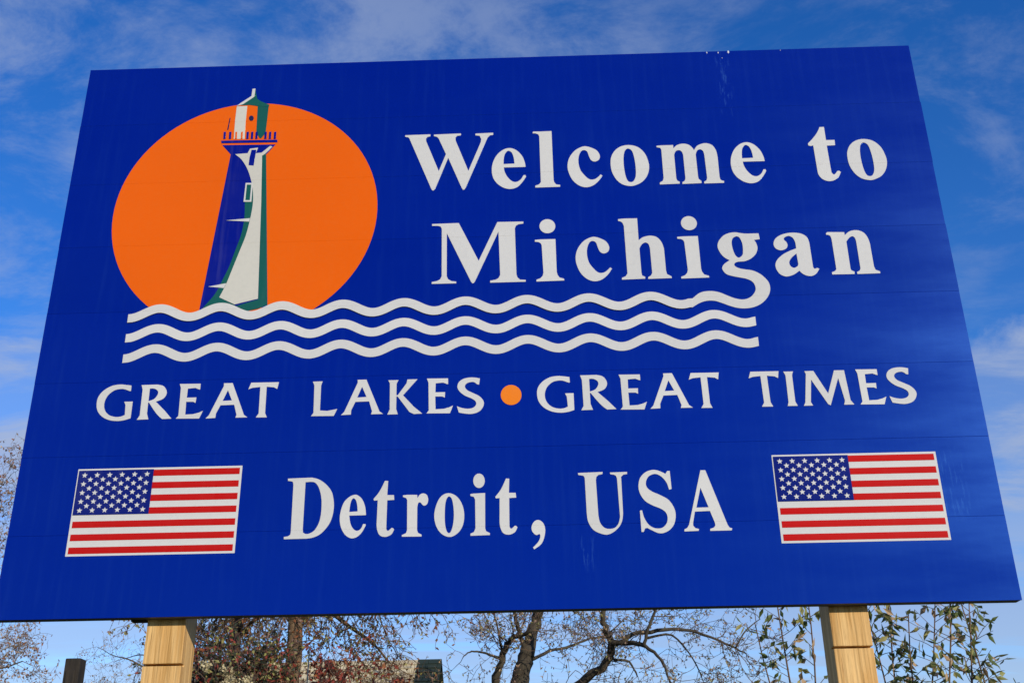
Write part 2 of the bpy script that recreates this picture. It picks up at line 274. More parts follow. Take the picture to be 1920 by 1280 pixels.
# ---------------------------------------------------------------- the sign's artwork, in tenths of a millimetre on the board (x from the middle, z up from the lower edge); '!' is a corner
_A = {
    'W': '-3985,20363! -2893,20373! -2891,20274! -3020,20242! -3083,20159! -3070,20016! -2507,18484! -2209,19334! -2543,20166! -2609,20233! -2740,20277! -2741,20354! -1574,20374! -1573,20276! -1735,20255! -1810,20167! -1797,19999! -1247,18455! -720,19885! -698,20052! -763,20222! -947,20255! -947,20345! -180,20363! -180,20254! -321,20233! -429,20108! -1354,17636! -1416,17527! -1479,17529! -1533,17630! -2110,19140! -2641,17628! -2703,17532! -2766,17534! -2821,17634! -3797,20183! -3842,20249! -3983,20280!',
    'e': '1182,18575! 1154,18803 1042,19136 811,19424 545,19548 255,19481 -25,19222 -198,18848 -253,18472 -202,18095 -34,17791 238,17572 522,17496 807,17578 1021,17807 1195,18087! 1164,18170! 1090,18165! 960,17945 768,17835 579,17895 391,18126 288,18379 258,18576!|249,18745! 262,19010 317,19262 447,19410 596,19329 679,19097 717,18755!',
    'l': '1525,20339! 1558,20364! 1817,20355! 2334,20363! 2352,17887! 2374,17775! 2451,17661! 2619,17631! 2616,17539! 1574,17531! 1576,17628! 1736,17684! 1812,17793! 1800,20109! 1760,20214! 1642,20265! 1524,20274!',
    'c': '4415,18031! 4223,17752 3961,17538 3665,17481 3375,17606 3133,17887 2988,18290 2968,18642 3064,18992 3289,19315 3552,19485 3767,19529 4020,19444 4248,19283 4354,19025 4292,18825 4118,18743 3963,18836 3886,19041 3821,19259 3685,19340 3543,19256 3447,18980 3435,18652 3508,18323 3667,18068 3829,17889 3995,17846 4167,17915 4344,18091!',
    'o': '5606,19531 5984,19416 6262,19088 6393,18629 6392,18278 6275,17933 6047,17655 5745,17504 5533,17482 5244,17570 5004,17801 4834,18179 4789,18557 4828,18934 4994,19258 5261,19466|5585,19353 5737,19208 5811,18825 5837,18371 5814,17973 5715,17728 5576,17670 5454,17761 5376,18062 5340,18564 5363,18992 5442,19268',
    'm': '6790,19453! 6983,19466! 7495,19467! 7493,19301! 7665,19461 7926,19522 8155,19458 8293,19313 8356,19171! 8512,19395 8734,19494 8927,19508 9152,19398 9288,19127 9327,18784! 9318,17808! 9338,17684! 9396,17627! 9488,17600! 9479,17506! 8652,17504! 8659,17595! 8759,17653! 8796,17776! 8778,18878! 8744,19107 8625,19212 8493,19153 8414,18966! 8421,17887! 8436,17738! 8546,17623! 8538,17524! 7741,17509! 7748,17600! 7846,17658! 7887,17781! 7883,18958! 7831,19125 7720,19200 7578,19146 7501,18971! 7504,17793! 7533,17681! 7634,17623! 7627,17529! 6798,17515! 6804,17613! 6924,17683! 6975,17811! 6978,19242! 6942,19340! 6785,19381!',
    't': '13794,20170! 13987,20171! 13985,19495! 14346,19495! 14336,19228! 13980,19215! 14000,17994 14022,17844 14085,17768 14165,17815 14254,17936! 14329,17946! 14394,17882! 14267,17638 14058,17484 13824,17450 13588,17561 13450,17788 13429,18087! 13412,19246! 13313,19219! 13210,19248! 13202,19350! 13397,19553 13598,19803 13734,20030',
    'M': '-2750,15899! -1639,15912! -817,14107! -39,15910! 1039,15900! 1038,15804! 830,15775! 726,15707! 683,15589! 715,13438! 754,13300! 854,13194! 1086,13176! 1085,13092! -351,13089! -351,13180! -118,13223! -6,13300! 56,13435! 3,15455! -968,13169! -1019,13090! -1069,13081! -1130,13162! -2131,15439! -2116,13431! -2054,13292! -1921,13208! -1728,13180! -1727,13100! -2720,13102! -2721,13187! -2509,13226! -2379,13302! -2320,13438! -2342,15659! -2395,15769! -2510,15803! -2749,15811!',
    'i': '1498,15014! 1766,15029! 2342,15028! 2349,13511! 2376,13373! 2453,13245! 2633,13183! 2641,13103! 1519,13086! 1521,13170! 1684,13234! 1778,13345! 1811,13482! 1770,14759! 1731,14854! 1640,14911! 1496,14927!|2355,15635 2318,15492 2225,15378 2093,15319 1947,15323 1819,15391 1731,15510 1702,15655 1737,15799 1831,15913 1964,15974 2109,15969 2239,15900 2326,15781',
    'h': '4958,15889! 5197,15912! 5745,15905! 5745,14867! 5906,14992 6094,15052 6280,15063 6500,14985 6669,14756 6750,14450! 6761,13432! 6790,13271! 6964,13163! 6968,13084! 6021,13073! 6026,13157! 6141,13222! 6199,13335! 6182,14490! 6132,14679 6004,14753 5856,14664 5753,14480! 5766,13348! 5789,13233! 5906,13172! 5901,13088! 4963,13071! 4967,13155! 5122,13219! 5200,13342! 5178,15559! 5134,15704! 5065,15773! 4954,15810!',
    'g': '10652,15041! 10675,14769! 10437,14741! 10512,14575 10538,14341 10441,14088 10217,13876 9963,13768 9719,13752 9583,13710 9524,13620 9576,13527 9729,13442 9946,13390 10222,13336 10489,13191 10689,12991 10825,12761 10849,12489 10766,12222 10580,11971 10322,11779 10053,11680 9753,11647 9459,11682 9170,11779 8884,11909 8595,12014 8297,12027 7991,11936 7677,11745! 7708,12133! 7986,12360 8233,12443 8533,12452 8827,12381 9113,12238 9400,12106 9692,12042 9936,12090 10130,12230 10262,12450 10255,12676 10153,12849 9944,12968 9689,13033 9434,13097 9201,13184 9073,13325 9027,13486 9101,13633 9233,13744 9362,13825! 9153,13977 9010,14190 8932,14460 8996,14716 9202,14968 9459,15090 9708,15117 9908,15076 10151,15044|9741,14928 9866,14853 9943,14593 9946,14313 9901,14059 9747,13936 9624,14032 9546,14278 9516,14606 9579,14838',
    'a': '12912,13330! 12775,13134 12611,13026 12435,13022 12244,13108 12101,13269! 11894,13118 11684,13039 11508,13030 11319,13135 11203,13338 11178,13568 11279,13795 11519,14019 11817,14184 12096,14291! 12092,14583 12015,14790 11860,14883 11686,14815 11649,14714 11737,14594 11765,14432 11677,14290 11467,14223 11274,14317 11208,14523 11297,14754 11520,14923 11837,15016 12144,15022 12417,14954 12601,14787 12659,14536! 12671,13409! 12724,13330! 12830,13375!|12081,14060! 12099,13569! 12049,13470 11903,13403 11775,13493 11744,13666 11856,13864',
    'n': '13386,14954! 13445,15011! 14131,14989! 14136,14842! 14338,15012 14626,15068 14892,14965 15036,14726 15095,14432! 15102,13364! 15144,13220! 15308,13144! 15308,13058! 14392,13049! 14393,13143! 14501,13196! 14553,13295! 14556,14565! 14525,14713 14434,14789 14298,14720 14160,14548! 14153,13307! 14178,13220! 14295,13160! 14280,13052! 13392,13059! 13392,13159! 13525,13211! 13586,13295! 13580,14683! 13549,14831! 13478,14877! 13391,14889!',
    'D': '-7993,5038! -7759,5047! -7087,5058! -6818,4978 -6542,4781 -6323,4504 -6236,4210 -6205,3919 -6232,3612 -6316,3327 -6481,3067 -6689,2869 -6941,2764 -7158,2735! -7984,2730! -7990,2815! -7842,2836! -7757,2894! -7745,3016! -7771,4791! -7789,4896! -7853,4932! -7986,4950!|-7320,4885! -7036,4888 -6887,4790 -6773,4577 -6694,4284 -6665,3972 -6673,3602 -6735,3296 -6878,3036 -7070,2919 -7210,2912! -7293,2964! -7311,3086!',
    'ed': '-4997,3572! -5041,3891 -5154,4163 -5302,4312 -5445,4357 -5644,4279 -5835,4076 -5939,3748 -5961,3421 -5895,3114 -5753,2867 -5587,2742 -5446,2709 -5271,2775 -5119,2933 -4990,3184! -5002,3235! -5092,3237! -5155,3076 -5281,2988 -5423,3042 -5552,3248 -5618,3566!|-5625,3704! -5599,3987 -5557,4152 -5489,4223 -5395,4148 -5335,3940 -5315,3717!',
    'td': '-4338,4871! -4216,4862! -4234,4318! -3983,4312! -3967,4129! -4227,4117! -4230,3142 -4216,3010 -4168,2962 -4114,2989 -4034,3071! -3978,3061! -3940,3004! -4026,2838 -4188,2749 -4353,2749 -4484,2830 -4565,3019 -4591,3206! -4581,4125! -4720,4115! -4741,4177! -4564,4403 -4442,4631',
    'r': '-3647,4294! -3499,4309! -3117,4300! -3104,4175! -3015,4307 -2885,4352 -2754,4282 -2704,4108 -2747,3937 -2857,3883 -2932,3942 -2998,4010 -3072,3983 -3105,3832! -3094,2965! -3055,2861! -2925,2793! -2923,2724! -3647,2732! -3649,2792! -3495,2862! -3461,2974! -3484,4108! -3523,4185! -3645,4232!',
    'od': '-1936,4338 -1712,4256 -1525,4060 -1402,3772 -1363,3449 -1407,3131 -1534,2891 -1715,2737 -1898,2685 -2100,2746 -2285,2908 -2418,3173 -2470,3476 -2429,3796 -2305,4117 -2140,4286|-1925,4213 -1822,4106 -1763,3799 -1745,3477 -1775,3139 -1845,2898 -1927,2825 -2011,2921 -2069,3184 -2083,3523 -2070,3902 -2017,4130',
    'id': '-1138,4280! -1045,4301! -592,4314! -594,2977! -560,2871! -423,2798! -423,2724! -1132,2711! -1132,2792! -1006,2847! -949,2986! -963,4072! -1010,4176! -1137,4215!|-603,4784 -624,4664 -684,4569 -770,4518 -865,4520 -951,4576 -1011,4674 -1032,4795 -1011,4916 -952,5011 -866,5063 -770,5061 -683,5005 -624,4906',
    'comma': '1369,3246 1527,3137 1602,2902 1560,2601 1440,2349 1187,2160! 1143,2230! 1328,2421 1412,2604 1392,2721 1266,2689 1131,2820 1108,3007 1207,3192',
    'U': '2879,5007! 3799,5026! 3785,4942! 3633,4914! 3559,4842! 3533,4717! 3564,3353! 3612,3108 3742,2923 3917,2858 4137,2893 4283,3051 4355,3293! 4321,4760! 4286,4866! 4218,4906! 4078,4930! 4071,4998! 4707,5007! 4703,4925! 4560,4901! 4475,4820! 4472,3433! 4428,3169 4317,2949 4110,2753 3868,2648 3613,2694 3344,2851 3178,3159 3142,3485! 3124,4811! 3077,4896! 2886,4929!',
    'Sd': '6201,5008! 6292,5005! 6313,4315! 6220,4286! 6149,4548 6002,4761 5810,4891 5628,4885 5460,4774 5377,4567 5415,4378 5586,4229 5857,4098 6164,3904 6342,3613 6390,3326 6317,3003 6144,2785 5919,2669 5722,2664 5511,2760 5320,2865! 5240,2847! 5183,2717! 5104,2719! 5093,3520! 5173,3528! 5227,3272 5350,3026 5519,2880 5713,2835 5893,2871 6043,3029 6088,3251 6031,3436 5862,3573 5553,3714 5304,3884 5141,4157 5098,4449 5177,4760 5371,4965 5599,5054 5800,5049 5997,4971 6122,4894!',
    'Ad': '7432,5008! 7613,5004! 8246,2916! 8306,2814! 8401,2781! 8374,2707! 7597,2706! 7603,2780! 7745,2827! 7802,2906! 7791,3008! 7651,3448! 7098,3435! 7002,3026! 6993,2916! 7065,2823! 7199,2780! 7174,2716! 6661,2704! 6667,2782! 6770,2830! 6848,2949!|7377,4340! 7613,3586! 7166,3582!',
    'G': '-14425,8972! -14414,8740! -14473,8742! -14670,8821 -14848,8836 -15076,8779 -15285,8596 -15387,8348 -15381,8099 -15283,7890 -15106,7741 -14864,7673 -14672,7688 -14525,7746! -14551,8160! -14618,8297! -14287,8298! -14283,7606! -14534,7531 -14802,7507 -15119,7556 -15412,7708 -15611,7940 -15689,8211 -15666,8523 -15489,8790 -15201,8972 -14894,9027 -14676,9010',
    'R': '-14024,8982! -13396,8986! -13152,8916 -13012,8723 -13009,8535 -13126,8371 -13377,8270! -12990,7891! -12689,7554! -13045,7543! -13218,7691 -13399,7902 -13639,8235! -13675,8236! -13666,7785! -13584,7547! -14032,7538! -13938,7710! -13960,8791!|-13680,8825! -13513,8821 -13365,8733 -13330,8606 -13391,8462 -13495,8360 -13673,8299!',
    'E': '-12524,8989! -11699,8979! -11696,8733! -11754,8747! -11886,8805! -12180,8783! -12184,8405! -11809,8407! -11818,8177! -11915,8228! -12188,8235! -12169,7705! -11859,7716! -11639,7775! -11499,7843! -11613,7530! -12517,7546! -12429,7664! -12459,8827!',
    'A': '-10784,8973! -10441,8974! -9946,7790! -9888,7644! -9743,7533! -10204,7528! -10171,7652! -10299,8064! -10831,8054! -10978,7721! -10983,7537! -11364,7521! -11243,7656! -10773,8855!|-10596,8679! -10407,8248! -10769,8234!',
    'T': '-9710,8969! -8625,8964! -8672,8676! -8803,8753! -9090,8785! -9069,7695! -8987,7513! -9415,7517! -9316,7677! -9340,8780! -9646,8751! -9800,8694!',
    'L': '-7293,8950! -6913,8954! -6961,8783! -6947,7745! -6665,7717! -6283,7789! -6403,7505! -7280,7518! -7192,7648! -7225,8791!',
    'K': '-4346,8932! -3946,8933! -4017,8783! -4010,8302! -3962,8292! -3628,8784! -3600,8947! -3210,8948! -3754,8289! -3322,7806! -2994,7519! -3314,7505! -3487,7594! -3957,8241! -4008,8238! -4005,7733! -3934,7515! -4340,7509! -4251,7717! -4277,8802!',
    'S': '-776,8916! -808,8661! -884,8675! -1013,8771 -1186,8764 -1315,8698 -1358,8583 -1271,8441 -1055,8320 -797,8175 -637,7964 -648,7758 -797,7557 -1053,7461 -1308,7468 -1586,7521! -1663,7785! -1481,7712 -1245,7671 -1032,7711 -925,7834 -947,7972 -1097,8091 -1355,8213 -1550,8380 -1648,8567 -1596,8775 -1424,8911 -1187,8963 -971,8957',
    'I': '10950,8893! 11326,8893! 11271,8748! 11266,7650! 11341,7474! 10960,7474! 11008,7636! 11019,8734!',
    'Mt': '11760,8892! 12107,8893! 12552,7944! 12898,8896! 13283,8892! 13362,7656! 13479,7474! 13099,7474! 13150,7641! 13015,8575! 12585,7461! 12496,7515! 11975,8530! 11853,7614! 11920,7469! 11568,7468! 11641,7599! 11804,8775!',
    'bullet': '827,8185 785,8006 672,7866 512,7791 335,7795 176,7879 67,8025 28,8206 70,8385 182,8527 343,8604 522,8599 681,8514 790,8366',
    'LH_tower': '-11915,20125! -9592,20083! -9963,19581! -9334,12258! -10589,12115! -12089,12181! -11500,19633!',
    'LH_green_right': '-10132,19536! -9966,19617! -9349,12348! -9707,12179! -10182,12081! -10609,12331! -9734,12598! -9979,17167!',
    'LH_green_left': '-10448,18107! -10367,17658 -10329,17066 -10377,16401 -10493,15588 -10679,14884 -10895,14096 -11108,13320 -11344,12736! -10674,12378! -10431,12156! -11975,12245! -11516,12908 -11272,13540 -11047,14180 -10853,14969 -10689,15675 -10632,16443 -10678,17190! -10554,17713!',
    'LH_cream': '-11305,19626! -10768,19659! -10680,19888! -10337,19928! -10421,19648! -10164,19665! -9824,20003! -9721,19969! -9988,19623! -10129,19510! -9979,17167! -9745,12630! -10675,12396! -11328,12735! -11108,13320 -10895,14096 -10679,14884 -10493,15588 -10377,16401 -10329,17066 -10367,17658 -10465,18158 -10694,18818 -10998,19335',
    'LH_slit': '-10661,19426! -10609,19824! -10405,19817! -10453,19012! -10671,19045!',
    'LH_window_frame': '-10720,18151! -10413,18141! -10396,17205! -10731,17216!|-10662,18064! -10474,18058! -10466,17286! -10661,17292!',
    'LH_window_pane': '-10662,18064! -10474,18058! -10466,17286! -10661,17292!',
    'LH_ledge1': '-11398,16336! -10398,16411! -10405,16247!',
    'LH_ledge2': '-11834,13236! -11105,13370! -11174,13153!',
    'LH_gallery': '-11981,20355! -9532,20324! -9522,20189! -11955,20220!',
    'LH_bal0': '-11907,20800! -11816,20808! -11802,20443! -11893,20435!',
    'LH_bal1': '-11666,20792! -11575,20800! -11562,20434! -11653,20427!',
    'LH_bal2': '-10900,20766! -10809,20773! -10799,20408! -10890,20401!',
    'LH_bal3': '-10703,20759! -10612,20767! -10603,20402! -10693,20395!',
    'LH_bal4': '-9916,20733! -9826,20740! -9818,20375! -9909,20368!',
    'LH_bal5': '-9698,20725! -9607,20732! -9601,20368! -9691,20361!',
    'LH_bal6': '-10506,20753! -10416,20760! -10407,20395! -10497,20388!',
    'LH_bal7': '-10113,20739! -10022,20747! -10014,20382! -10105,20375!',
    'LH_lantern_cream': '-11463,22144! -11000,22155! -11000,21305! -10965,20414! -11444,20430! -11472,21427!',
    'LH_lantern_green': '-10537,22149! -10044,22111! -10075,20696! -10248,20416! -10313,20418! -10488,20736!',
    'LH_roof': '-11277,22191! -10759,22587! -10718,23034! -10585,22516! -10410,22375! -10018,22174! -10042,22089! -10535,22128! -10903,22205!',
    'LH_roof_light': '-10844,23055! -10712,23072! -10720,22639! -11194,22242! -11472,22150! -11318,22300! -10855,22671!',
    'LH_dot': '-10657,21488 -10670,21408 -10718,21360 -10783,21362 -10841,21414 -10868,21496 -10855,21576 -10806,21624 -10741,21622 -10684,21570',
    'LH_staff': '-11724,21541! -11684,21540! -11725,20909! -11778,20911!',
    'LH_balo0': '-11394,20783! -11325,20791! -11309,20426! -11378,20418!',
    'LH_balo1': '-11145,20774! -11076,20783! -11061,20417! -11129,20409!',
}
ART = {k: [[(int(t.rstrip('!').split(',')[0]), int(t.rstrip('!').split(',')[1]), t.endswith('!')) for t in l.split()] for l in v.split('|')] for k, v in _A.items()}
PLACE = [('W', 0, 0), ('e', 0, 0), ('l', 0, 0), ('c', 0, 0), ('o', 0, 0), ('m', 0, 0), ('t', 0, 0), ('M', 0, 0), ('i', 0, 0), ('h', 0, 0), ('g', 0, 0), ('a', 0, 0), ('n', 0, 0), ('D', 0, 0), ('ed', 0, 0), ('td', 0, 0), ('r', 0, 0), ('od', 0, 0), ('id', 0, 0), ('comma', 0, 0), ('U', 0, 0), ('Sd', 0, 0), ('Ad', 0, 0), ('G', 0, 0), ('R', 0, 0), ('E', 0, 0), ('A', 0, 0), ('T', 0, 0), ('L', 0, 0), ('K', 0, 0), ('S', 0, 0), ('I', 0, 0), ('Mt', 0, 0), ('e', 1.0102, -0.0046), ('o', 0.998, -0.0033), ('i', 0.5829, -0.0037), ('c', 0.0174, -0.4448), ('td', 0.4527, -0.0016), ('G', 1.7121, -0.0087), ('R', 1.7135, -0.0039), ('E', 0.9684, -0.0026), ('E', 1.7125, -0.0057), ('E', 2.6233, -0.0077), ('A', 0.524, 0.0008), ('A', 1.7105, -0.0031), ('T', 1.7093, -0.004), ('T', 1.9395, -0.0046), ('S', 1.6516, -0.0007)]

def outline(pts, sub=5):
    """corner-aware Catmull-Rom through traced points"""
    P = [(Vector((x * 1e-4, z * 1e-4)), c) for x, z, c in pts]; n = len(P); out = []
    for i in range(n):
        p1, c1 = P[i]; p2, c2 = P[(i + 1) % n]
        out.append(p1)
        if c1 and c2: continue
        p0 = P[i - 1][0] if not c1 else p1 - (p2 - p1) * 0.5; p3 = P[(i + 2) % n][0] if not c2 else p2 + (p2 - p1) * 0.5
        for k in range(1, sub):
            t = k / sub
            out.append(0.5 * ((2 * p1) + (p2 - p0) * t + (2 * p0 - 5 * p1 + 4 * p2 - p3) * t * t + (3 * p1 - p0 - 3 * p2 + p3) * t ** 3))
    return out
SEAMS = [0.3048 * k for k in range(1, 8)]
def decal_mesh(name, loops, layer, slit=True):
    """flat sheet cut to outline, front at -layer*0.8 mm, split where it crosses a joint between the boards"""
    cu = bpy.data.curves.new(name, 'CURVE'); cu.dimensions = '2D'; cu.fill_mode = 'BOTH'
    t = 0.0008 * layer; cu.extrude = (t + 0.0006) / 2
    for lp in loops:
        sp = cu.splines.new('POLY'); sp.points.add(len(lp) - 1); sp.use_cyclic_u = True
        for q, p in zip(sp.points, lp): q.co = (p[0], p[1], 0, 1)
    ob = bpy.data.objects.new(name, cu); me = bpy.data.meshes.new_from_object(ob)
    bpy.data.objects.remove(ob); bpy.data.curves.remove(cu)
    yc = -(t - 0.0006) / 2
    me.transform(Matrix(((1, 0, 0, 0), (0, 0, -1, yc), (0, 1, 0, 0), (0, 0, 0, 1))))
    if slit:
        zs = [v.co.z for v in me.vertices]; lo, hi = min(zs), max(zs); cuts = [s for s in SEAMS if lo + 0.004 < s < hi - 0.004]
        if cuts:
            bm = bmesh.new(); bm.from_mesh(me)
            for s in cuts:
                for off in (-0.0007, 0.0, 0.0007):
                    bmesh.ops.bisect_plane(bm, geom=bm.verts[:] + bm.edges[:] + bm.faces[:], plane_co=(0, 0, s + off), plane_no=(0, 0, 1))
                for v in bm.verts:
                    if abs(v.co.z - s) < 0.00005 and v.co.y < -0.0002: v.co.y += 0.00045
            bm.to_mesh(me); bm.free()
    me.transform(Matrix.Translation((0, 0, ZB))); me.update(); me.name = name
    return me
def rect(x0, x1, z0, z1): return [Vector(p) for p in ((x0, z0), (x1, z0), (x1, z1), (x0, z1))]
def wave_loop(zc, x0, x1, end=None, half=0.0186):
    P, A, X = 0.2465, 0.0205, -0.382; top = []; bot = []; n = 260
    for i in range(n + 1):
        x = x0 + (x1 - x0) * i / n; ph = 2 * math.pi * (x - X) / P; c = Vector((x, zc + A * math.cos(ph))); s = -A * 2 * math.pi / P * math.sin(ph)
        nn = Vector((-s, 1)).normalized(); top.append(c + nn * half); bot.append(c - nn * half)
    def trim(a):  # square ends
        return [p for p in a if x0 <= p.x <= x1]
    top = trim(top); bot = trim(bot)
    f = lambda a, x: min(a, key=lambda p: abs(p.x - x)).y
    top = [Vector((x0, f(top, x0)))] + top[1:-1] + [Vector((x1, f(top, x1)))]; bot = [Vector((x0, f(bot, x0)))] + bot[1:-1] + [Vector((x1, f(bot, x1)))]
    if end: top[-1] = Vector(end[0]); bot[-1] = Vector(end[1])
    return top + bot[::-1]

sign = empty('welcome_sign', (0, 0, 0))
tag(sign, 'big blue welcome sign with orange sun, lighthouse and two flags on two wooden posts', 'sign')
def build_board():
    rnd = random.Random(11); W = 3.6576
    for k in range(8):
        b = MB(); z0, z1 = ZB + 0.3048 * k + 0.00015, ZB + 0.3048 * (k + 1) - 0.00015
        b.box(-W / 2 + rnd.uniform(-0.0008, 0.0008), W / 2 + rnd.uniform(-0.0015, 0.0015), 0.0, 0.0045, z0, z1)     # face of the extrusion
        me = b.mesh('plank'); bevel_mesh(me, 0.0006, 2)
        o = link('plank', me, sign, ['blue_sheet'])
        for z in (z0, z1 - 0.004):
            b2 = MB(); b2.box(-W / 2 + 0.003, W / 2 - 0.003, 0.0046, 0.048, z + 0.0002, z + 0.0038); b2.build('flange', 'aluminium', o)      # flanges behind the face
    # two wooden posts with a sawn relief slot, the sign's upright supports
    for xc, zs in ((-1.215, -0.158), (1.232, -0.142)):
        b = MB(); hw = 0.0695; y0, y1 = 0.0505, 0.19; slot = ZB + zs
        prof = [(y0, -0.6), (y0, slot - 0.004), (y0 + 0.035, slot - 0.003), (y0 + 0.035, slot + 0.003), (y0, slot + 0.004), (y0, ZB + 2.40), (y1, ZB + 2.40), (y1, -0.6)]
        b.quadstrip([[Vector((x, y, z)) for y, z in prof] for x in (xc - hw, xc + hw)])
        me = b.mesh('post'); bevel_mesh(me, 0.003, 2)
        link('post', me, sign, ['new_wood'])
    # small dark block behind the lower edge, left of the left post
    b = MB(); b.box(-1.345, -1.29, 0.0485, 0.085, ZB - 0.004, ZB + 0.055); b.build('edge_block', 'dark_wood', sign)
    for x, z, r in ((0.935, 2.432, 0.0032), (0.985, 2.430, 0.0032), (1.030, 2.432, 0.0052), (1.26, 2.433, 0.002), (1.0, 2.400, 0.002)):
        b = MB(); b.quadstrip([[Vector((x + math.cos(a) * r * q * 0.8, -0.0004 - 0.0018 * (1 - q), ZB + z + math.sin(a) * r * q * 1.5)) for a in (2 * math.pi * i / 9 for i in range(9))] for q in (1.0, 0.6, 0.15)])
        b.build('bird_dropping', 'dropping', sign)
build_board()

def build_art():
    glyph_mesh = {}
    for g, dx, dz in PLACE:
        loops = [outline(l) for l in ART[g]]
        loops = [[p + Vector((dx, dz)) for p in l] for l in loops]
        o = link('letter', decal_mesh('letter', loops[:1] if g in ('i', 'id') else loops, 2), sign, ['white_sheet'])
        if g in ('i', 'id'): link('dot', decal_mesh('dot', loops[1:], 2), o, ['white_sheet'])
    link('bullet', decal_mesh('bullet', [outline(l) for l in ART['bullet']], 2), sign, ['bullet_orange'])
    n = 96; disc = [Vector((-1.0637 + 0.5578 * math.cos(2 * math.pi * i / n), 1.6701 + 0.5578 * math.sin(2 * math.pi * i / n))) for i in range(n)]
    disc = [p for p in disc if p.y > 1.21]; disc = sorted(disc, key=lambda p: math.atan2(p.y - 1.6701, p.x + 1.0637) if math.atan2(p.y - 1.6701, p.x + 1.0637) > -math.pi / 2 else math.atan2(p.y - 1.6701, p.x + 1.0637) + 2 * math.pi); disc = [Vector((-1.0637 + 0.3148, 1.2086))] + disc + [Vector((-1.0637 - 0.3148, 1.2086))]
    link('sun_disc', decal_mesh('sun_disc', [disc], 1), sign, ['orange_sheet'])
    link('wave', decal_mesh('wave', [wave_loop(1.2085, -1.494, 0.7693, ((0.7708, 1.2133), (0.7677, 1.1745)))], 6), sign, ['white_sheet'])
    link('wave', decal_mesh('wave', [wave_loop(1.122, -1.493, 1.0125)], 2), sign, ['white_sheet'])
    link('wave', decal_mesh('wave', [wave_loop(1.033, -1.492, 1.0137)], 2), sign, ['white_sheet'])
    lh = link('lighthouse', decal_mesh('lighthouse', [outline(l) for l in ART['LH_tower']], 2), sign, ['tower_blue'])
    def sub(name, key, layer, m): link(name, decal_mesh(name, [outline(l) for l in ART['LH_' + key]], layer), lh, [m])
    sub('shadow_side', 'green_right', 3, 'green_sheet'); sub('shadow_side', 'green_left', 3, 'green_sheet')
    sub('lit_wall', 'cream', 4, 'cream_sheet'); sub('window', 'slit', 5, 'tower_blue')
    sub('window_frame', 'window_frame', 5, 'white_sheet'); sub('window', 'window_pane', 4.5, 'green_sheet')
    sub('ledge', 'ledge1', 4, 'white_sheet'); sub('ledge', 'ledge2', 4, 'white_sheet')
    sub('gallery', 'gallery', 3, 'tower_blue'); sub('lantern_wall', 'lantern_cream', 2, 'cream_sheet'); sub('lantern_wall', 'lantern_green', 2, 'green_sheet')
    for i in range(8): sub('baluster', 'bal%d' % i, 4, 'tower_blue')
    for i in range(2): sub('baluster', 'balo%d' % i, 4, 'orange_sheet')
    sub('roof', 'roof', 3, 'green_sheet'); sub('roof_edge', 'roof_light', 4, 'white_sheet'); sub('porthole', 'dot', 3, 'dark_sheet'); sub('flagstaff', 'staff', 2, 'dark_sheet')
    def flag(u0, u1, v0, v1):
        W, H = 3.6576, 2.4384; x0, x1, z0, z1 = u0 * W - W / 2, u1 * W - W / 2, v0 * H, v1 * H
        fl = link('flag', decal_mesh('flag', [rect(x0, x1, z0, z1)], 1), sign, ['white_sheet'])
        b = 0.0085; x0 += b; x1 -= b; z0 += b; z1 -= b; h = (z1 - z0) / 13; cw = (x1 - x0) * 0.462; cz = z1 - 7 * h
        for i in range(0, 13, 2):
            zt = z1 - i * h; xa = x0 + cw if i < 7 else x0
            link('stripe', decal_mesh('stripe', [rect(xa, x1, zt - h, zt)], 2), fl, ['red_sheet'])
        xa = x0 - 0.004
        link('canton', decal_mesh('canton', [rect(xa, x0 + cw, cz, z1 + 0.002)], 3), fl, ['canton_blue'])
        stars = []; cwid = x0 + cw - xa; chh = z1 - cz
        for r in range(9):
            for c in range(6 if r % 2 == 0 else 5):
                cx = xa + cwid * (2 * c + (1 if r % 2 == 0 else 2)) / 12; cy = z1 - chh * (r + 1) / 10
                stars.append([Vector((cx + math.sin(a * math.pi / 5) * (0.0112 if a % 2 == 0 else 0.0050), cy + math.cos(a * math.pi / 5) * (0.0112 if a % 2 == 0 else 0.0050))) for a in range(10)])
        tag(link('stars', decal_mesh('stars', stars, 4, False), fl, ['white_sheet']), None, kind='stuff')
    flag(0.0624, 0.2332, 0.0926, 0.2294); flag(0.7768, 0.9430, 0.0899, 0.2269)
build_art()

